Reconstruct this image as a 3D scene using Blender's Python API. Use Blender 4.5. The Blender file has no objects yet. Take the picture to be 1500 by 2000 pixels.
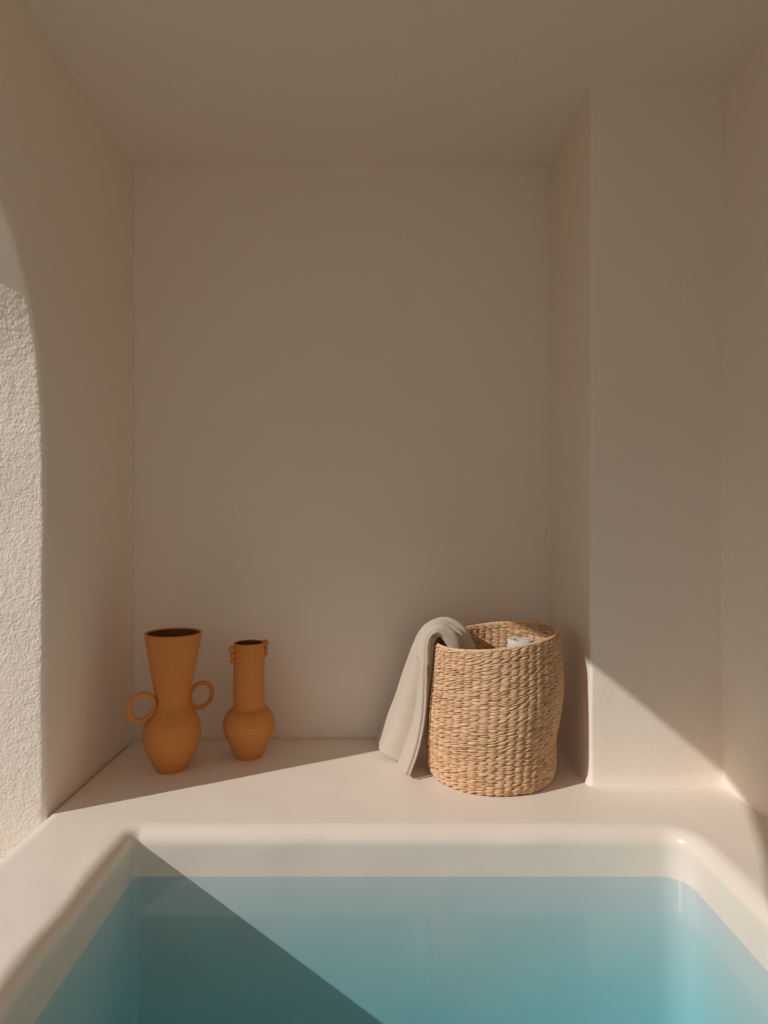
import bpy, bmesh, math, random
from mathutils import Vector, Matrix, noise

random.seed(7)
scene = bpy.context.scene
PI = math.pi

# ------------------------------------------------------------------ camera
EYE = 0.669                      # eye height above the plaster bench (z = 0)
F_PX, VPX, VPY = 1150.0, 732.0, 1030.0
cam_data = bpy.data.cameras.new('camera')
cam = bpy.data.objects.new('camera', cam_data)
scene.collection.objects.link(cam)
cam.location = (0, 0, EYE)
cam.rotation_euler = (PI / 2, 0, 0)
cam_data.sensor_fit = 'VERTICAL'
cam_data.sensor_height = 36.0
cam_data.lens = F_PX / 2000.0 * 36.0
cam_data.shift_x = (750.0 - VPX) / 2000.0
cam_data.shift_y = -(1000.0 - VPY) / 2000.0
cam_data.clip_start = 0.02
scene.camera = cam

# ------------------------------------------------------------------ light
SUN_AZ = Vector((0.889, 0.458))            # horizontal travel of the sunlight
SUN_EL = math.radians(33.5)
sun_dir = Vector((SUN_AZ.x * math.cos(SUN_EL), SUN_AZ.y * math.cos(SUN_EL), -math.sin(SUN_EL)))
sun_data = bpy.data.lights.new('sun', 'SUN')
sun_data.energy = 2.45
sun_data.color = (1.0, 0.955, 0.92)
sun_data.angle = math.radians(0.55)
sun = bpy.data.objects.new('sun', sun_data)
scene.collection.objects.link(sun)
sun.rotation_euler = sun_dir.to_track_quat('-Z', 'Y').to_euler()
sun.location = (-4, -2, 4)

world = bpy.data.worlds.new('sky')
scene.world = world
world.use_nodes = True
bg = world.node_tree.nodes['Background']
wn = world.node_tree
w_co = wn.nodes.new('ShaderNodeTexCoord')
w_sep = wn.nodes.new('ShaderNodeSeparateXYZ')
w_ramp = wn.nodes.new('ShaderNodeValToRGB')          # pale warm horizon, light blue overhead
w_ramp.color_ramp.elements[0].color = (1.0, 0.95, 0.89, 1)
w_ramp.color_ramp.elements[1].color = (0.74, 0.86, 1.0, 1)
wn.links.new(w_co.outputs['Generated'], w_sep.inputs[0])
wn.links.new(w_sep.outputs['Z'], w_ramp.inputs['Fac'])
wn.links.new(w_ramp.outputs['Color'], bg.inputs['Color'])
bg.inputs['Strength'].default_value = 0.41

scene.view_settings.view_transform = 'Standard'
scene.view_settings.look = 'None'
scene.view_settings.gamma = 1.0
scene.view_settings.use_curve_mapping = False
scene.view_settings.exposure = 0.0
scene.cycles.max_bounces = 9
scene.cycles.diffuse_bounces = 7
scene.cycles.glossy_bounces = 4
scene.cycles.transmission_bounces = 4
scene.cycles.adaptive_threshold = 0.10
scene.cycles.adaptive_min_samples = 16
scene.cycles.blur_glossy = 0.0
scene.cycles.caustics_reflective = True
scene.cycles.caustics_refractive = True

# ------------------------------------------------------------------ helpers
col = scene.collection


def link(o, parent=None):
    col.objects.link(o)
    if parent is not None:
        o.parent = parent
    return o


def mesh_obj(name, verts, faces, mat=None, parent=None, smooth=True, mats=None, fmat=None):
    me = bpy.data.meshes.new(name)
    me.from_pydata([tuple(v) for v in verts], [], faces)
    me.update()
    for m in (mats or ([mat] if mat else [])):
        me.materials.append(m)
    if fmat:
        me.polygons.foreach_set('material_index', fmat)
    me.polygons.foreach_set('use_smooth', [smooth] * len(me.polygons))
    return link(bpy.data.objects.new(name, me), parent)


def fix_normals(o):
    bm = bmesh.new()
    bm.from_mesh(o.data)
    bmesh.ops.recalc_face_normals(bm, faces=bm.faces)
    bm.to_mesh(o.data)
    bm.free()


def structure(o):
    o['kind'] = 'structure'
    return o


def thing(name, label, cat, loc=(0, 0, 0)):
    o = link(bpy.data.objects.new(name, None))
    o.empty_display_size = 0.05
    o.location = loc
    o['label'] = label
    o['category'] = cat
    return o


def nz(v, s, a):
    return noise.noise(Vector(v) * s) * a


def smooth_curve(pts, n):
    """Catmull-Rom through pts, n samples in all."""
    pts = [Vector(p) for p in pts]
    P = [2 * pts[0] - pts[1]] + pts + [2 * pts[-1] - pts[-2]]
    out = []
    m = len(pts) - 1
    for i in range(n):
        t = i / (n - 1) * m
        k = min(int(t), m - 1)
        t -= k
        a, b, c, d = P[k], P[k + 1], P[k + 2], P[k + 3]
        out.append(0.5 * (2 * b + (c - a) * t + (2 * a - 5 * b + 4 * c - d) * t * t
                          + (3 * b - a - 3 * c + d) * t * t * t))
    return out


def loft(rows, closed_u=False):
    """quads between equal-length rows of points"""
    n = len(rows[0])
    verts = [p for r in rows for p in r]
    faces = []
    for i in range(len(rows) - 1):
        for j in range(n if closed_u else n - 1):
            k = (j + 1) % n
            faces.append((i * n + j, i * n + k, (i + 1) * n + k, (i + 1) * n + j))
    return verts, faces


def lathe(profile, seg=72):
    rows = [[(r * math.cos(2 * PI * j / seg), r * math.sin(2 * PI * j / seg), z) for j in range(seg)]
            for r, z in profile]
    return loft(rows, True)


def tube(path, rad, seg=12, closed=False):
    path = [Vector(p) for p in path]
    n = len(path)
    rows = []
    up = Vector((0, 0, 1))
    for i, p in enumerate(path):
        a = path[(i - 1) % n] if closed or i > 0 else p
        b = path[(i + 1) % n] if closed or i < n - 1 else p
        t = (b - a).normalized()
        s = t.cross(up)
        if s.length < 1e-4:
            s = t.cross(Vector((0, 1, 0)))
        s.normalize()
        w = s.cross(t)
        r = rad[i] if isinstance(rad, (list, tuple)) else rad
        rows.append([p + s * (math.cos(2 * PI * k / seg) * r) + w * (math.sin(2 * PI * k / seg) * r)
                     for k in range(seg)])
    if closed:
        rows.append(rows[0])
    return loft(rows, True)


# ------------------------------------------------------------------ materials
def new_mat(name):
    m = bpy.data.materials.new(name)
    m.use_nodes = True
    nt = m.node_tree
    return m, nt, nt.nodes['Principled BSDF']


def noise_node(nt, coord, scale, detail=4.0, rough=0.55):
    n = nt.nodes.new('ShaderNodeTexNoise')
    n.inputs['Scale'].default_value = scale
    n.inputs['Detail'].default_value = detail
    n.inputs['Roughness'].default_value = rough
    nt.links.new(coord, n.inputs['Vector'])
    return n.outputs['Fac']


def mix_rgb(nt, fac, a, b):
    n = nt.nodes.new('ShaderNodeMix')
    n.data_type = 'RGBA'
    nt.links.new(fac, n.inputs['Factor'])
    n.inputs['A'].default_value = (*a, 1)
    n.inputs['B'].default_value = (*b, 1)
    return n.outputs['Result']


def math_node(nt, op, a, b):
    n = nt.nodes.new('ShaderNodeMath')
    n.operation = op
    for i, x in enumerate((a, b)):
        if isinstance(x, (int, float)):
            n.inputs[i].default_value = x
        else:
            nt.links.new(x, n.inputs[i])
    return n.outputs[0]


def bump(nt, bsdf, height, dist, strength=1.0):
    b = nt.nodes.new('ShaderNodeBump')
    b.inputs['Distance'].default_value = dist
    b.inputs['Strength'].default_value = strength
    nt.links.new(height, b.inputs['Height'])
    nt.links.new(b.outputs['Normal'], bsdf.inputs['Normal'])


def plaster(name, base, var=0.02, rough=0.85, spec=0.25, fine=0.0012, scale=55.0, coarse=0.004, wear=None):
    m, nt, p = new_mat(name)
    co = nt.nodes.new('ShaderNodeTexCoord').outputs['Object']
    lo = tuple(max(0, c - var) for c in base)
    hi = tuple(c + var for c in base)
    nt.links.new(mix_rgb(nt, noise_node(nt, co, 2.5, 2), lo, hi), p.inputs['Base Color'])
    p.inputs['Roughness'].default_value = rough
    p.inputs['Specular IOR Level'].default_value = spec
    f = math_node(nt, 'MULTIPLY', noise_node(nt, co, scale, 2, 0.6), fine)
    c = math_node(nt, 'MULTIPLY', noise_node(nt, co, 6.0, 1, 0.5), coarse)
    bump(nt, p, math_node(nt, 'ADD', f, c), 1.0)
    return m


WALL = (0.88, 0.785, 0.685)
M_wall = plaster('smooth_lime_plaster', WALL, 0.012, 0.85, 0.2, 0.0008, 60, 0.004)
M_stucco = plaster('rough_stucco', WALL, 0.012, 0.9, 0.15, 0.0032, 150, 0.005)
M_floor = plaster('polished_plaster', WALL, 0.010, 0.50, 0.35, 0.0004, 40, 0.004)
M_pool = plaster('pool_plaster', (0.72, 0.755, 0.75), 0.010, 0.38, 0.45, 0.0004, 30, 0.004)
M_lip = plaster('wet_polished_plaster', WALL, 0.010, 0.22, 0.5, 0.0003, 30, 0.005)
M_terrace = plaster('terrace_plaster', (0.42, 0.36, 0.30), 0.02, 0.9, 0.2, 0.002, 30, 0.004)


def terracotta(name, base):
    m, nt, p = new_mat(name)
    co = nt.nodes.new('ShaderNodeTexCoord').outputs['Object']
    mp = nt.nodes.new('ShaderNodeMapping')
    mp.inputs['Scale'].default_value = (1.5, 1.5, 40)
    nt.links.new(co, mp.inputs['Vector'])
    rings = noise_node(nt, mp.outputs['Vector'], 3.0, 3)
    blot = noise_node(nt, co, 18, 5)
    f = math_node(nt, 'ADD', math_node(nt, 'MULTIPLY', rings, 0.45), math_node(nt, 'MULTIPLY', blot, 0.55))
    nt.links.new(mix_rgb(nt, f, tuple(c * 0.82 for c in base), tuple(min(1, c * 1.18) for c in base)),
                 p.inputs['Base Color'])
    p.inputs['Roughness'].default_value = 0.8
    p.inputs['Specular IOR Level'].default_value = 0.2
    g = noise_node(nt, co, 260, 3)
    h = math_node(nt, 'ADD', math_node(nt, 'MULTIPLY', rings, 0.0010), math_node(nt, 'MULTIPLY', g, 0.0004))
    bump(nt, p, h, 1.0)
    return m


M_clay = terracotta('terracotta', (0.64, 0.262, 0.074))


M_clay_dark = terracotta('terracotta_dark', (0.16, 0.06, 0.025))  # darker clay colour for the insides of the vases


def straw_mat():
    m, nt, p = new_mat('seagrass')
    co = nt.nodes.new('ShaderNodeTexCoord').outputs['Object']
    at = nt.nodes.new('ShaderNodeAttribute')
    at.attribute_name = 'tone'
    n1 = noise_node(nt, co, 60, 4)
    f = math_node(nt, 'ADD', math_node(nt, 'MULTIPLY', at.outputs['Fac'], 0.75), math_node(nt, 'MULTIPLY', n1, 0.25))
    r = nt.nodes.new('ShaderNodeValToRGB')
    r.color_ramp.elements[0].position = 0.0
    r.color_ramp.elements[0].color = (0.50, 0.255, 0.10, 1)
    r.color_ramp.elements[1].position = 1.0
    r.color_ramp.elements[1].color = (0.89, 0.68, 0.47, 1)
    e = r.color_ramp.elements.new(0.45)
    e.color = (0.77, 0.505, 0.295, 1)
    nt.links.new(f, r.inputs['Fac'])
    nt.links.new(r.outputs['Color'], p.inputs['Base Color'])
    p.inputs['Roughness'].default_value = 0.7
    p.inputs['Specular IOR Level'].default_value = 0.2
    mp = nt.nodes.new('ShaderNodeMapping')
    mp.inputs['Scale'].default_value = (1, 1, 8)
    nt.links.new(co, mp.inputs['Vector'])
    bump(nt, p, noise_node(nt, mp.outputs['Vector'], 140, 2), 0.0006)
    return m


M_straw = straw_mat()


def cloth(name, base):
    m, nt, p = new_mat(name)
    co = nt.nodes.new('ShaderNodeTexCoord').outputs['Object']
    nt.links.new(mix_rgb(nt, noise_node(nt, co, 40, 4), tuple(c * 0.94 for c in base), base), p.inputs['Base Color'])
    p.inputs['Roughness'].default_value = 1.0
    p.inputs['Specular IOR Level'].default_value = 0.05
    p.inputs['Sheen Weight'].default_value = 0.25
    p.inputs['Sheen Roughness'].default_value = 0.6
    h = math_node(nt, 'ADD', math_node(nt, 'MULTIPLY', noise_node(nt, co, 520, 3, 0.7), 0.0026),
                  math_node(nt, 'MULTIPLY', noise_node(nt, co, 110, 3), 0.0012))
    bump(nt, p, h, 1.0)
    return m


M_towel = cloth('cream_terry', (0.75, 0.63, 0.50))
M_white = cloth('white_terry', (0.90, 0.84, 0.74))
M_hem = cloth('hem_tape', (0.76, 0.67, 0.55))


def water_mat():
    m = bpy.data.materials.new('pool_water')
    m.use_nodes = True
    nt = m.node_tree
    nt.nodes.clear()
    out = nt.nodes.new('ShaderNodeOutputMaterial')
    lw = nt.nodes.new('ShaderNodeLayerWeight')
    lw.inputs['Blend'].default_value = 0.5
    fr = math_node(nt, 'ADD', math_node(nt, 'MULTIPLY', math_node(nt, 'POWER', lw.outputs['Facing'], 5.0), 0.92), 0.065)
    tr = nt.nodes.new('ShaderNodeBsdfTransparent')
    gl = nt.nodes.new('ShaderNodeBsdfGlossy')
    gl.inputs['Roughness'].default_value = 0.02
    mx = nt.nodes.new('ShaderNodeMixShader')
    nt.links.new(fr, mx.inputs[0])
    nt.links.new(tr.outputs[0], mx.inputs[1])
    # a faint ripple: part of the mirror image is sharp, part is spread a little
    g2 = nt.nodes.new('ShaderNodeBsdfGlossy')
    g2.inputs['Roughness'].default_value = 0.20
    mg = nt.nodes.new('ShaderNodeMixShader')
    mg.inputs[0].default_value = 0.7
    nt.links.new(gl.outputs[0], mg.inputs[1])
    nt.links.new(g2.outputs[0], mg.inputs[2])
    nt.links.new(mg.outputs[0], mx.inputs[2])
    nt.links.new(mx.outputs[0], out.inputs['Surface'])
    v = nt.nodes.new('ShaderNodeVolumeAbsorption')
    v.inputs['Color'].default_value = (0.0, 0.73, 0.80, 1)
    v.inputs['Density'].default_value = 1.0
    nt.links.new(v.outputs[0], out.inputs['Volume'])
    return m


M_water = water_mat()

# ------------------------------------------------------------------ the setting
XL, XR, YB, ZC = -0.765, 0.900, 1.876, 1.814     # left wall, right wall, back wall, ceiling
XP, YP = 0.560, 1.528                            # pillar: left face, front face
YN = -1.30                                       # how far the room runs behind the camera
PX0, PX1, PY0, PY1 = -0.530, 0.682, -0.70, 1.300  # pool opening
ZW = -0.102                                      # water level
LIP = 0.036


def wall_grid(name, o, ux, uy, nx, ny, mat, amp=0.003, sc=2.2):
    """A plaster plane with hand-trowelled unevenness. o origin, ux / uy edge vectors."""
    o, ux, uy = Vector(o), Vector(ux), Vector(uy)
    n = ux.cross(uy).normalized()
    rows = []
    for j in range(ny + 1):
        r = []
        for i in range(nx + 1):
            p = o + ux * (i / nx) + uy * (j / ny)
            r.append(p + n * (nz(p, sc, amp) + nz(p, sc * 6, amp * 0.35)))
        rows.append(r)
    v, f = loft(rows)
    return structure(mesh_obj(name, v, f, mat))


wall_grid('wall_back', (XL - 0.02, YB, -0.02), (XP - XL + 0.06, 0, 0), (0, 0, ZC + 0.05), 60, 80, M_wall)
wall_grid('wall_right', (XR, YB, -0.02), (0, YN - YB, 0), (0, 0, ZC + 0.05), 80, 60, M_wall)

# ceiling, a slab with an even underside
v, f = [], []
wall_grid('ceiling', (XL - 0.27, YB + 0.03, ZC), (XR - XL + 0.3, 0, 0), (0, YN - YB - 0.03, 0), 60, 80, M_wall, 0.002)


# pillar with softly rounded arris and a flared foot
def build_pillar():
    rows = []
    r = 0.008
    for k in range(121):
        z = -0.01 + (ZC + 0.02) * k / 120
        flare = 0.014 * math.exp(-max(z, 0) / 0.010)
        prof = [Vector((XP - flare, YB + 0.02, z))]
        for j in range(1, 9):
            prof.append(Vector((XP - flare, YB + 0.02 + (YP + r - YB - 0.02) * j / 9, z)))
        for j in range(9):
            a = PI + (PI / 2) * j / 8
            prof.append(Vector((XP + r + (r + flare) * math.cos(a), YP + r + (r + flare) * math.sin(a), z)))
        for j in range(1, 13):
            prof.append(Vector((XP + r + (XR + 0.02 - XP - r) * j / 12, YP - flare, z)))
        rows.append([p + Vector((nz(p, 7, 0.0016), nz(p + Vector((5, 5, 5)), 5, 0.0016), 0)) for p in prof])
    v, f = loft(rows)
    return structure(mesh_obj('wall_pillar', v, f, M_wall))


build_pillar()


# left wall with its arched opening: outer face, reveal and inner face in one sweep
def build_left_wall():
    TH = 0.25
    ZB = -0.92
    far = [(1.362, ZB), (1.362, 0.0), (1.362, 0.45), (1.364, 0.80), (1.352, 0.98), (1.312, 1.155), (1.19, 1.345),
           (0.98, 1.450), (0.74, 1.482), (0.54, 1.452), (0.35, 1.378), (0.19, 1.29), (0.02, 1.165), (-0.12, 1.0),
           (-0.20, 0.80), (-0.22, 0.5), (-0.22, 0.0), (-0.22, ZB)]
    c = smooth_curve([(y, z, 0) for y, z in far], 1400)
    # resample evenly, denser along the far jamb which the camera sees
    N = len(c)
    cen = Vector((0.6, 0.8, 0))
    y0, y1, z1 = YN, YB + 0.03, ZC + 0.04
    rows_all = []
    rr = 0.010
    cols = []
    for i, p in enumerate(c):
        t = (c[min(i + 1, N - 1)] - c[max(i - 1, 0)]).normalized()
        out = Vector((t.y, -t.x, 0))          # away from the opening
        if out.dot(p - cen) < 0:
            out = -out
        # boundary point
        if p.y < 0.8:
            q = Vector((y1 if p.x > 0.6 else y0, p.y, 0))
        else:
            d = p - cen
            s = 1e9
            if d.x > 1e-6:
                s = min(s, (y1 - cen.x) / d.x)
            if d.x < -1e-6:
                s = min(s, (y0 - cen.x) / d.x)
            if d.y > 1e-6:
                s = min(s, (z1 - cen.y) / d.y)
            q = cen + d * s
        prof = []
        for k in range(6):                     # outer face
            e = (p + out * rr).lerp(q, 1 - k / 5)
            prof.append(Vector((XL - TH, e.x, e.y)))
        for k in range(1, 4):
            a = PI / 2 * k / 4
            e = p + out * rr * (1 - math.sin(a))
            prof.append(Vector((XL - TH + rr * (1 - math.cos(a)), e.x, e.y)))
        M = 44
        for k in range(M + 1):                 # reveal
            x = XL - TH + rr + (TH - 2 * rr) * k / M
            e = p
            prof.append(Vector((x, e.x, e.y)))
        for k in range(1, 4):
            a = PI / 2 * k / 4
            e = p + out * rr * (1 - math.cos(a))
            prof.append(Vector((XL - rr * (1 - math.sin(a)), e.x, e.y)))
        for k in range(25):                    # inner face
            e = (p + out * rr).lerp(q, (k / 24) ** 1.3)
            prof.append(Vector((XL, e.x, e.y)))
        # unevenness
        o3 = Vector((0, out.x, out.y))
        n_in = len(prof) - 25
        for j, w in enumerate(prof):
            if 6 <= j < n_in + 1:
                a = nz(w, 5, 0.005) + nz(w, 60, 0.0010) + nz(w, 130, 0.0010)
                prof[j] = w + o3 * a + Vector((nz(w + Vector((3, 1, 2)), 55, 0.001), 0, 0))
            elif j > n_in:
                a = nz(w, 2.2, 0.003) + nz(w, 13, 0.001)
                fade = min(1.0, (w - prof[n_in]).length / 0.05)
                prof[j] = w + Vector((a * fade, 0, 0))
        cols.append(prof)
    v, f = loft(cols)
    n = len(cols[0])
    fm = []
    for i in range(len(cols) - 1):
        for j in range(n - 1):
            fm.append(1 if 5 <= j < n - 26 else 0)
    o = mesh_obj('wall_left', v, f, mats=[M_wall, M_stucco], fmat=fm)
    fix_normals(o)
    return structure(o)


build_left_wall()


# bench, ledges and pool lip: one continuous plaster surface round the pool opening
def ring(off, z, rho=(0.012, 0.055, 0.05, 0.05), nside=(70, 70, 70, 90), narc=14, wob=0.0):
    """pool outline pushed outwards by off; corners: back-left, back-right, near-right, near-left"""
    cs = [(PX0, PY1), (PX1, PY1), (PX1, PY0), (PX0, PY0)]
    sg = [(1, -1), (-1, -1), (-1, 1), (1, 1)]
    starts = [PI, PI / 2, 0.0, -PI / 2]
    arcs = []
    for (x, y), (sx, sy), a0, r in zip(cs, sg, starts, rho):
        c = Vector((x + sx * r, y + sy * r, z))
        arcs.append([c + Vector((math.cos(a0 - PI / 2 * k / narc), math.sin(a0 - PI / 2 * k / narc), 0)) * (r + off)
                     for k in range(narc + 1)])
    pts = []
    for i in range(4):
        pts += arcs[i]
        a, b = arcs[i][-1], arcs[(i + 1) % 4][0]
        for k in range(1, nside[i]):
            pts.append(a.lerp(b, k / nside[i]))
    out = []
    for p in pts:
        q = p.copy()
        if wob:
            d = (p - Vector((0.08, 0.3, z)))
            left = 1.0 if p.x < PX0 + 0.03 else 0.35
            h = nz((p.x * 1, p.y * 1, 0.3), 9, wob) + nz((p.x, p.y, 1.7), 28, wob * 0.4)
            q.z += h * left * 0.6
            q += Vector((d.x, d.y, 0)).normalized() * h * left
        out.append(q)
    return out


OX0, OX1, OY0, OY1 = -0.752, XR + 0.02, YN, YB + 0.02


def build_floor():
    rows = []
    for z in (-0.1022, -0.092, -0.08, -0.067):
        rows.append(ring(0, z))
    rows.append(ring(0, -0.055, wob=0.001))
    for k in range(13):
        a = PI / 2 * k / 12
        rows.append(ring(LIP * (1 - math.cos(a)), -LIP * (1 - math.sin(a)), wob=0.004))
    top = ring(LIP + 0.012, 0.0, wob=0.002)
    rows.append(top)
    # outwards to the walls
    base = ring(LIP + 0.03, 0.0)
    rows.append(base)
    outer = []
    for p in base:
        x, y = p.x, p.y
        fx = min(1, max(0, (x - (PX0 - LIP - 0.03)) / (PX1 - PX0 + 2 * LIP + 0.06)))
        fy = min(1, max(0, (y - (PY0 - LIP - 0.03)) / (PY1 - PY0 + 2 * LIP + 0.06)))
        d = {'l': x - (PX0 - LIP - 0.03), 'r': PX1 + LIP + 0.03 - x, 'b': PY1 + LIP + 0.03 - y, 'n': y - (PY0 - LIP - 0.03)}
        s = min(d, key=d.get)
        X, Y = OX0 + (OX1 - OX0) * fx, OY0 + (OY1 - OY0) * fy
        q = Vector((X, Y, 0))
        if s == 'l':
            q.x = OX0
        elif s == 'r':
            q.x = OX1
        elif s == 'b':
            q.y = OY1
        else:
            q.y = OY0
        outer.append(q)
    for k in range(1, 9):
        r = []
        for a, b in zip(base, outer):
            p = a.lerp(b, k / 8)
            p.z = nz((p.x, p.y, 0), 4, 0.0012)
            r.append(p)
        rows.append(r)
    last = rows[-1]
    rows.append([p + Vector((-0.006 if p.x < OX0 + 0.01 else 0, 0, -0.006)) for p in last])
    rows.append([p + Vector((-0.006 if p.x < OX0 + 0.01 else 0, 0, -0.92)) for p in last])
    v, f = loft(rows, True)
    n = len(rows[0])
    fm = [1 if i < 15 else 0 for i in range(len(rows) - 1) for _ in range(n)]
    o = mesh_obj('floor', v, f, mats=[M_floor, M_lip], fmat=fm)
    fix_normals(o)
    return structure(o)


build_floor()


# the basin below the water line
def build_basin():
    rows = [ring(0.0, -0.1022), ring(0.0, -0.15), ring(0.0, -0.2), ring(0.0, -0.3), ring(0.0, -0.6), ring(0.0, -0.66)]
    for s in (0.03, 0.2):
        rows.append(ring(-s, -0.69, rho=(0.32,) * 4))
    v, f = loft(rows, True)
    n = len(rows[0])
    f.append(tuple(range((len(rows) - 1) * n, len(rows) * n)))
    o = mesh_obj('pool_basin', v, f, M_pool)
    return structure(o)


build_basin()

# low terrace outside the arch
v, f = loft([[(-60, y, -0.9) for y in (-50, 0, 50)], [(OX0, y, -0.9) for y in (-50, 0, 50)]])
structure(mesh_obj('terrace_floor', v, f, M_terrace))


# unseen deck behind the pool, added to bounce warm sunlight into the room
v, f = loft([[(-9, y, -0.06) for y in (-8, -4, YN + 0.002)], [(9, y, -0.06) for y in (-8, -4, YN + 0.002)]])
structure(mesh_obj('bounce_deck', v, f, M_terrace))


# ------------------------------------------------------------------ water
def build_water():
    e = 0.004
    n = 40
    top = [[Vector((PX0 - e + (PX1 - PX0 + 2 * e) * i / n, PY0 - e + (PY1 - PY0 + 2 * e) * j / n, ZW)) for i in range(n + 1)]
           for j in range(n + 1)]
    v, f = loft(top)
    m = n + 1
    idx = lambda i, j: j * m + i
    b = len(v)
    v += [Vector((PX0 - e, PY0 - e, -1.2)), Vector((PX1 + e, PY0 - e, -1.2)),
          Vector((PX1 + e, PY1 + e, -1.2)), Vector((PX0 - e, PY1 + e, -1.2))]
    f.append(tuple([b, b + 1] + [idx(i, 0) for i in range(n, -1, -1)]))
    f.append(tuple([b + 1, b + 2] + [idx(n, j) for j in range(n, -1, -1)]))
    f.append(tuple([b + 2, b + 3] + [idx(i, n) for i in range(0, n + 1)]))
    f.append(tuple([b + 3, b] + [idx(0, j) for j in range(0, n + 1)]))
    f.append((b + 3, b + 2, b + 1, b))
    o = mesh_obj('pool_water', v, f, M_water, smooth=False)
    fix_normals(o)
    o['kind'] = 'stuff'
    o['label'] = 'still turquoise water filling the white plaster plunge pool'
    o['category'] = 'water'
    return o


build_water()


# ------------------------------------------------------------------ vases
def vase_body(parent, profile, wall):
    """profile: (radius, z) from base to rim; the dark inside of the pot is a part of its own"""
    pts = smooth_curve([(r, z, 0) for r, z in profile], 110)
    outer = [(p.x, p.y) for p in pts]
    rim_r, rim_z = outer[-1]
    prof = [(0.0008, 0.003), (outer[0][0] * 0.85, 0.003), (outer[0][0] * 0.93, 0.0)] + outer
    prof += [(rim_r - wall * 0.15, rim_z + wall * 0.4), (rim_r - wall * 0.5, rim_z + wall * 0.55),
             (rim_r - wall * 0.85, rim_z + wall * 0.4), (rim_r - wall, rim_z)]
    v, f = lathe(prof, 80)
    mesh_obj('body', v, f, M_clay, parent)
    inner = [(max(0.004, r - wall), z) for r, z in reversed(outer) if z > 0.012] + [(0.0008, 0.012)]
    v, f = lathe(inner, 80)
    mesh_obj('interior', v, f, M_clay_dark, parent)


def torus(name, parent, centre, direc, R, r):
    d = Vector(direc).normalized()
    z = Vector((0, 0, 1))
    path = [Vector(centre) + d * (R * math.cos(2 * PI * k / 48)) + z * (R * math.sin(2 * PI * k / 48)) for k in range(48)]
    nrm = d.cross(z)
    rows = []
    for k, p in enumerate(path):
        rad = (p - Vector(centre)).normalized()
        rows.append([p + rad * (r * math.cos(2 * PI * j / 14)) + nrm * (r * math.sin(2 * PI * j / 14)) for j in range(14)])
    rows.append(rows[0])
    v, f = loft(rows, True)
    return mesh_obj(name, v, f, M_clay, parent)


V1 = (-0.563, 1.632, 0.0)
vase1 = thing('two_handled_vase', 'tall terracotta vase with flared neck and two ring handles', 'vase', V1)
vase_body(vase1, [(0.0395, 0.0), (0.0425, 0.006), (0.0518, 0.0235), (0.0642, 0.049), (0.0722, 0.068), (0.0764, 0.090),
                  (0.0762, 0.108), (0.0712, 0.1345), (0.0616, 0.1540), (0.0521, 0.1690), (0.0462, 0.182), (0.0448, 0.194),
                  (0.0476, 0.212), (0.0540, 0.249), (0.0642, 0.3050), (0.0710, 0.344), (0.0762, 0.3755)], 0.0065)
for s in (-1, 1):
    d = (s * 0.71, s * 0.70, 0)
    torus('handle', vase1, (d[0] * 0.0865, d[1] * 0.0865, 0.188), d, 0.0350, 0.0062)
vase1.rotation_euler = (0, math.radians(0.8), 0)

V2 = (-0.3675, 1.721, 0.0)
vase2 = thing('beaded_vase', 'smaller terracotta vase with straight neck and clay beads at its rim', 'vase', V2)
vase_body(vase2, [(0.0362, 0.0), (0.0385, 0.004), (0.0479, 0.0225), (0.0579, 0.0455), (0.0640, 0.0590), (0.0705, 0.0760),
                  (0.0742, 0.0930), (0.0728, 0.1080), (0.0672, 0.1230), (0.0585, 0.1350), (0.0490, 0.1425), (0.0450, 0.1480),
                  (0.0446, 0.1600), (0.0445, 0.205), (0.0443, 0.2450), (0.0441, 0.2900), (0.0439, 0.3310)], 0.0045)
bead_r = (0.0105, 0.0088, 0.0075)
bead_z = (0.318, 0.2995, 0.2845)
for s in (-1, 1):
    for r, z in zip(bead_r, bead_z):
        a = math.radians(31)
        R = 0.0440 + r * 0.55
        prof = [(max(0.0003, r * math.sin(PI * k / 16)), -r * math.cos(PI * k / 16)) for k in range(17)]
        v, f = lathe(prof, 24)
        c = Vector((s * R * math.cos(a), s * R * math.sin(a), z + (0.008 if s > 0 else 0)))
        mesh_obj('bead', [Vector(p) + c for p in v], f, M_clay, vase2)


# ------------------------------------------------------------------ basket
BC = Vector((0.328, 1.618, 0.0))
NCOL, NROW = 46, 84


def b_radius(t, th):
    """outer radius of the basket at relative height t and angle th, with its slumps and dents"""
    base = 0.1612 + 0.0125 * math.sin(PI * min(1, (t * 0.86 + 0.10))) ** 0.8
    base -= 0.007 * max(0, 1 - t / 0.06) ** 2
    r = base + 0.004 * math.sin(2 * th + 1.1) * (1 - t * 0.3)
    r += noise.noise(Vector((math.cos(th) * 1.3, math.sin(th) * 1.3, t * 2.2))) * 0.006
    # hollow on the right side, a third of the way up
    dth = math.atan2(math.sin(th + 0.15), math.cos(th + 0.15))
    r += 0.003 * math.exp(-(dth / 0.5) ** 2) * math.exp(-((t - 0.60) / 0.16) ** 2)
    r -= 0.006 * math.exp(-(dth / 0.6) ** 2) * math.exp(-((t - 0.27) / 0.12) ** 2)
    return r


def b_height(th):
    return 0.376 + 0.021 * math.cos(th) + 0.004 * math.sin(th)


def b_centre(t):
    return Vector((BC.x - 0.009 + 0.017 * t, BC.y, 0))


def b_point(t, th, dr=0.0, dz=0.0):
    r = b_radius(t, th) + dr
    c = b_centre(t)
    wav = nz((math.cos(th) * 0.9, math.sin(th) * 0.9, t * 3), 2.0, 0.006) * math.sin(PI * t)
    return Vector((c.x + r * math.cos(th), c.y + r * math.sin(th), 0.003 + t * (b_height(th) - 0.003) + dz + wav))


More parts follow.
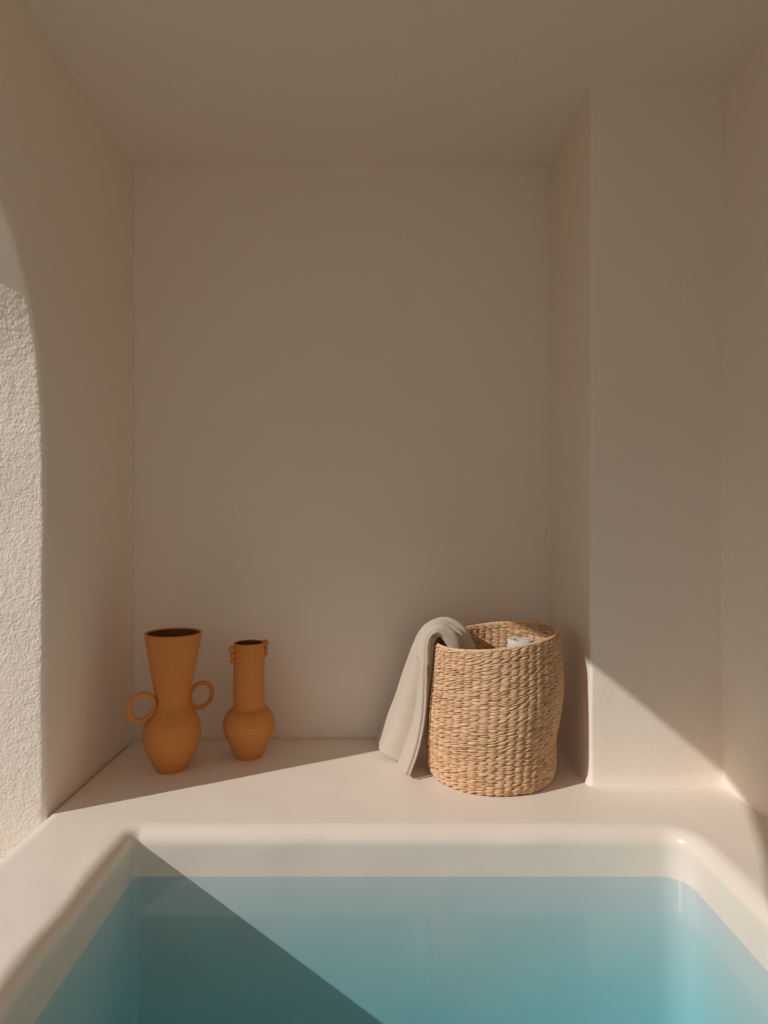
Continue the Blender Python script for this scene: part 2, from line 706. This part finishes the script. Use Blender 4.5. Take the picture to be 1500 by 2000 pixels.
def stitches(name, parent, inward, t0, t1, nrow):
    verts, faces, tone = [], [], []
    RINGS, SIDES = 6, 6
    rowh = 0.374 * (t1 - t0) / nrow
    sgn = -1.0 if inward else 1.0
    for i in range(nrow):
        t = t0 + (t1 - t0) * (i + 0.5) / nrow
        row_tone = random.uniform(-0.10, 0.10)
        shift = 0.12 * math.sin(i * 1.7) + (0.06 * i / nrow)
        for j in range(NCOL):
            w = 2 * PI / NCOL
            th0 = (j + shift + random.uniform(-0.12, 0.12)) * w
            jit = random.uniform(-0.22, 0.22) * rowh
            slant = random.uniform(0.5, 1.3) * rowh
            fat = random.uniform(0.82, 1.12)
            tn = min(1, max(0, random.gauss(0.5, 0.20) + row_tone))
            b = len(verts)
            for k in range(RINGS):
                s = k / (RINGS - 1) - 0.5                      # along the stitch
                th = th0 + s * w * 1.32
                arch = math.cos(PI * s)
                rad = (-0.0022 + 0.0042 * arch) * sgn - (0.007 if inward else 0)
                dz = jit + slant * s
                half = rowh * 0.51 * fat * (0.45 + 0.55 * arch)
                thick = 0.0023 * (0.5 + 0.5 * arch)
                for q in range(SIDES):
                    a = 2 * PI * q / SIDES
                    verts.append(b_point(t, th, rad + thick * math.cos(a), dz + half * math.sin(a)))
                    tone.append(tn)
            for k in range(RINGS - 1):
                for q in range(SIDES):
                    q2 = (q + 1) % SIDES
                    faces.append((b + k * SIDES + q, b + k * SIDES + q2, b + (k + 1) * SIDES + q2, b + (k + 1) * SIDES + q))
    o = mesh_obj(name, verts, faces, M_straw, parent)
    at = o.data.attributes.new('tone', 'FLOAT', 'POINT')
    at.data.foreach_set('value', tone)
    o['kind'] = 'stuff'
    return o


def set_tone(o, val):
    at = o.data.attributes.new('tone', 'FLOAT', 'POINT')
    at.data.foreach_set('value', [val] * len(o.data.vertices))


basket = thing('woven_basket', 'tall round seagrass basket with a towel over its edge', 'basket', (0, 0, 0))
stitches('weave', basket, False, 0.0, 0.985, NROW)
stitches('inner_weave', basket, True, 0.45, 0.985, 46)
# the stakes and packed fibre behind the stitches
rows = []
for k in range(49):
    t = 0.98 * k / 48
    rows.append([b_point(t, 2 * PI * j / 192, -0.0022) for j in range(192)])
for k in range(48, -1, -1):
    t = 0.98 * k / 48
    rows.append([b_point(t, 2 * PI * j / 192, -0.0052) for j in range(192)])
v, f = loft(rows, True)
o = mesh_obj('basket_wall', v, f, M_straw, basket)
set_tone(o, 0.0)
# bottom
rows = [[b_point(0.012, 2 * PI * j / 96, -0.004)] and b_point(0.012, 2 * PI * j / 96, -0.004) for j in range(96)]
cen = sum(rows, Vector()) / 96
rings_ = [[cen.lerp(p, s) for p in rows] for s in (0.02, 0.25, 0.5, 0.75, 1.0)]
v, f = loft(rings_, True)
o = mesh_obj('basket_bottom', v, f, M_straw, basket)
set_tone(o, 0.35)
# wrapped rim: an edge cord with slanted wraps
verts, faces, tone = [], [], []
NW = 150
for j in range(NW):
    b = len(verts)
    tn = min(1, max(0, random.gauss(0.5, 0.15)))
    for k in range(5):
        s = k / 4
        th = 2 * PI * (j + s * 1.5) / NW
        rad = 0.0042 * (0.8 + 0.32 * math.sin(PI * s))
        for q in range(8):
            a = 2 * PI * q / 8
            verts.append(b_point(0.985, th, -0.0035 + 1.05 * rad * math.cos(a), 0.002 + 0.9 * rad * math.sin(a)))
            tone.append(tn)
    for k in range(4):
        for q in range(8):
            q2 = (q + 1) % 8
            faces.append((b + k * 8 + q, b + k * 8 + q2, b + (k + 1) * 8 + q2, b + (k + 1) * 8 + q))
o = mesh_obj('rim', verts, faces, M_straw, basket)
at = o.data.attributes.new('tone', 'FLOAT', 'POINT')
at.data.foreach_set('value', tone)

# ------------------------------------------------------------------ towels
towel = thing('towel', 'cream terry towel hanging over the left edge of the basket', 'towel', (0, 0, 0))
Fp = [(0.228, 1.590, 0.290), (0.210, 1.588, 0.345), (0.194, 1.588, 0.376), (0.172, 1.590, 0.391), (0.150, 1.592, 0.379),
      (0.139, 1.592, 0.340), (0.138, 1.585, 0.243), (0.133, 1.580, 0.160), (0.116, 1.572, 0.078), (0.090, 1.560, 0.010)]
Bp = [(0.296, 1.700, 0.285), (0.281, 1.700, 0.335), (0.262, 1.710, 0.375), (0.222, 1.730, 0.398), (0.180, 1.748, 0.390),
      (0.139, 1.760, 0.355), (0.099, 1.772, 0.256), (0.064, 1.788, 0.147), (0.034, 1.798, 0.075), (0.009, 1.802, 0.013)]
NV, NU = 120, 44
Fc, Bc = smooth_curve(Fp, NV), smooth_curve(Bp, NV)
rows = []
for i in range(NV):
    a, b = Fc[i], Bc[i]
    t = i / (NV - 1)
    along = (Fc[min(i + 1, NV - 1)] - Fc[max(i - 1, 0)] + Bc[min(i + 1, NV - 1)] - Bc[max(i - 1, 0)]).normalized()
    n = along.cross(b - a).normalized()
    if i > NV * 0.6 and n.x > 0:
        n = -n
    r = []
    for k in range(NU):
        u = k / (NU - 1)
        p = a.lerp(b, u)
        ridge = math.exp(-((t - 0.22) / 0.16) ** 2)
        low = max(0.0, min(1.0, (t - 0.45) / 0.3))
        ed = math.sin(PI * u)
        h = ridge * 0.0085 * math.sin(2 * PI * (3.2 * u + 0.15)) * (1 - 0.6 * u)
        # deep valley beside a long soft fold
        uf = 0.34 + 0.12 * (t - 0.6)
        h += low * (-0.032 * math.exp(-((u - uf) / 0.075) ** 2) + 0.020 * math.exp(-((u - uf - 0.25) / 0.16) ** 2)
                    + 0.006 * math.exp(-((u - 0.1) / 0.1) ** 2))
        h += nz((u * 2, t * 3, 0.5), 2.0, 0.008) * ed
        q = p + n * h
        r.append(q)
    rows.append(r)
v, f = loft(rows)
cl = mesh_obj('cloth', v, f, M_towel, towel)
fix_normals(cl)
so = cl.modifiers.new('thickness', 'SOLIDIFY')
so.thickness = 0.018
so.offset = 0.0
so.use_rim = True
be = cl.modifiers.new('soft_edges', 'SUBSURF')
be.levels = be.render_levels = 1
# hem tape along the front edge
path = [r[0] + Vector((0.001, -0.006, 0)) for r in rows[44:NV - 1]]
v, f = tube(path, 0.0036, 10)
mesh_obj('hem', v, f, M_hem, towel)

# the inner layer of the folded towel, bunched over the edge under the outer one
under = []
for i in range(4, 54):
    a, b = Fc[i], Bc[i]
    t = (i - 4) / 49
    along = (Fc[i + 1] - Fc[i - 1]).normalized()
    n = along.cross(b - a).normalized()
    if n.z < 0 and 0.15 < t < 0.6:
        n = -n
    mid = Vector((0.212, 1.66, 0.26))
    r = []
    for k in range(26):
        u = k / 25
        p = a.lerp(b, -0.02 + 0.72 * u)
        inward = (mid - p).normalized()
        h = 0.0125 + 0.004 * math.sin(2 * PI * (2.6 * u + 0.6 * t))
        r.append(p + inward * h)
    under.append(r)
v, f = loft(under)
ul = mesh_obj('inner_layer', v, f, M_towel, towel)
fix_normals(ul)
so = ul.modifiers.new('thickness', 'SOLIDIFY')
so.thickness = 0.008
so.offset = 0.0
be = ul.modifiers.new('soft_edges', 'SUBSURF')
be.levels = be.render_levels = 1

# white rolled towel standing inside
prof = []
rows = []
cx, cy, r0, z1 = 0.412, 1.672, 0.036, 0.351
sp = []
for k in range(160):
    a = 2 * PI * 3.2 * k / 159
    rad = 0.006 + (r0 - 0.006) * k / 159
    sp.append((cx + rad * math.cos(a), cy + rad * math.sin(a)))
for j in range(24):
    z = 0.02 + (z1 - 0.02) * j / 23
    rows.append([Vector((x + nz((x, y, z), 20, 0.002), y, z + (nz((x * 3, y * 3, 1), 12, 0.006) if j > 20 else 0))) for x, y in sp])
v, f = loft(rows)
rt = mesh_obj('rolled_towel', v, f, M_white)
so = rt.modifiers.new('thickness', 'SOLIDIFY')
so.thickness = 0.009
so.offset = 0
rt['label'] = 'white towel showing just inside the right edge of the basket'
rt['category'] = 'towel'
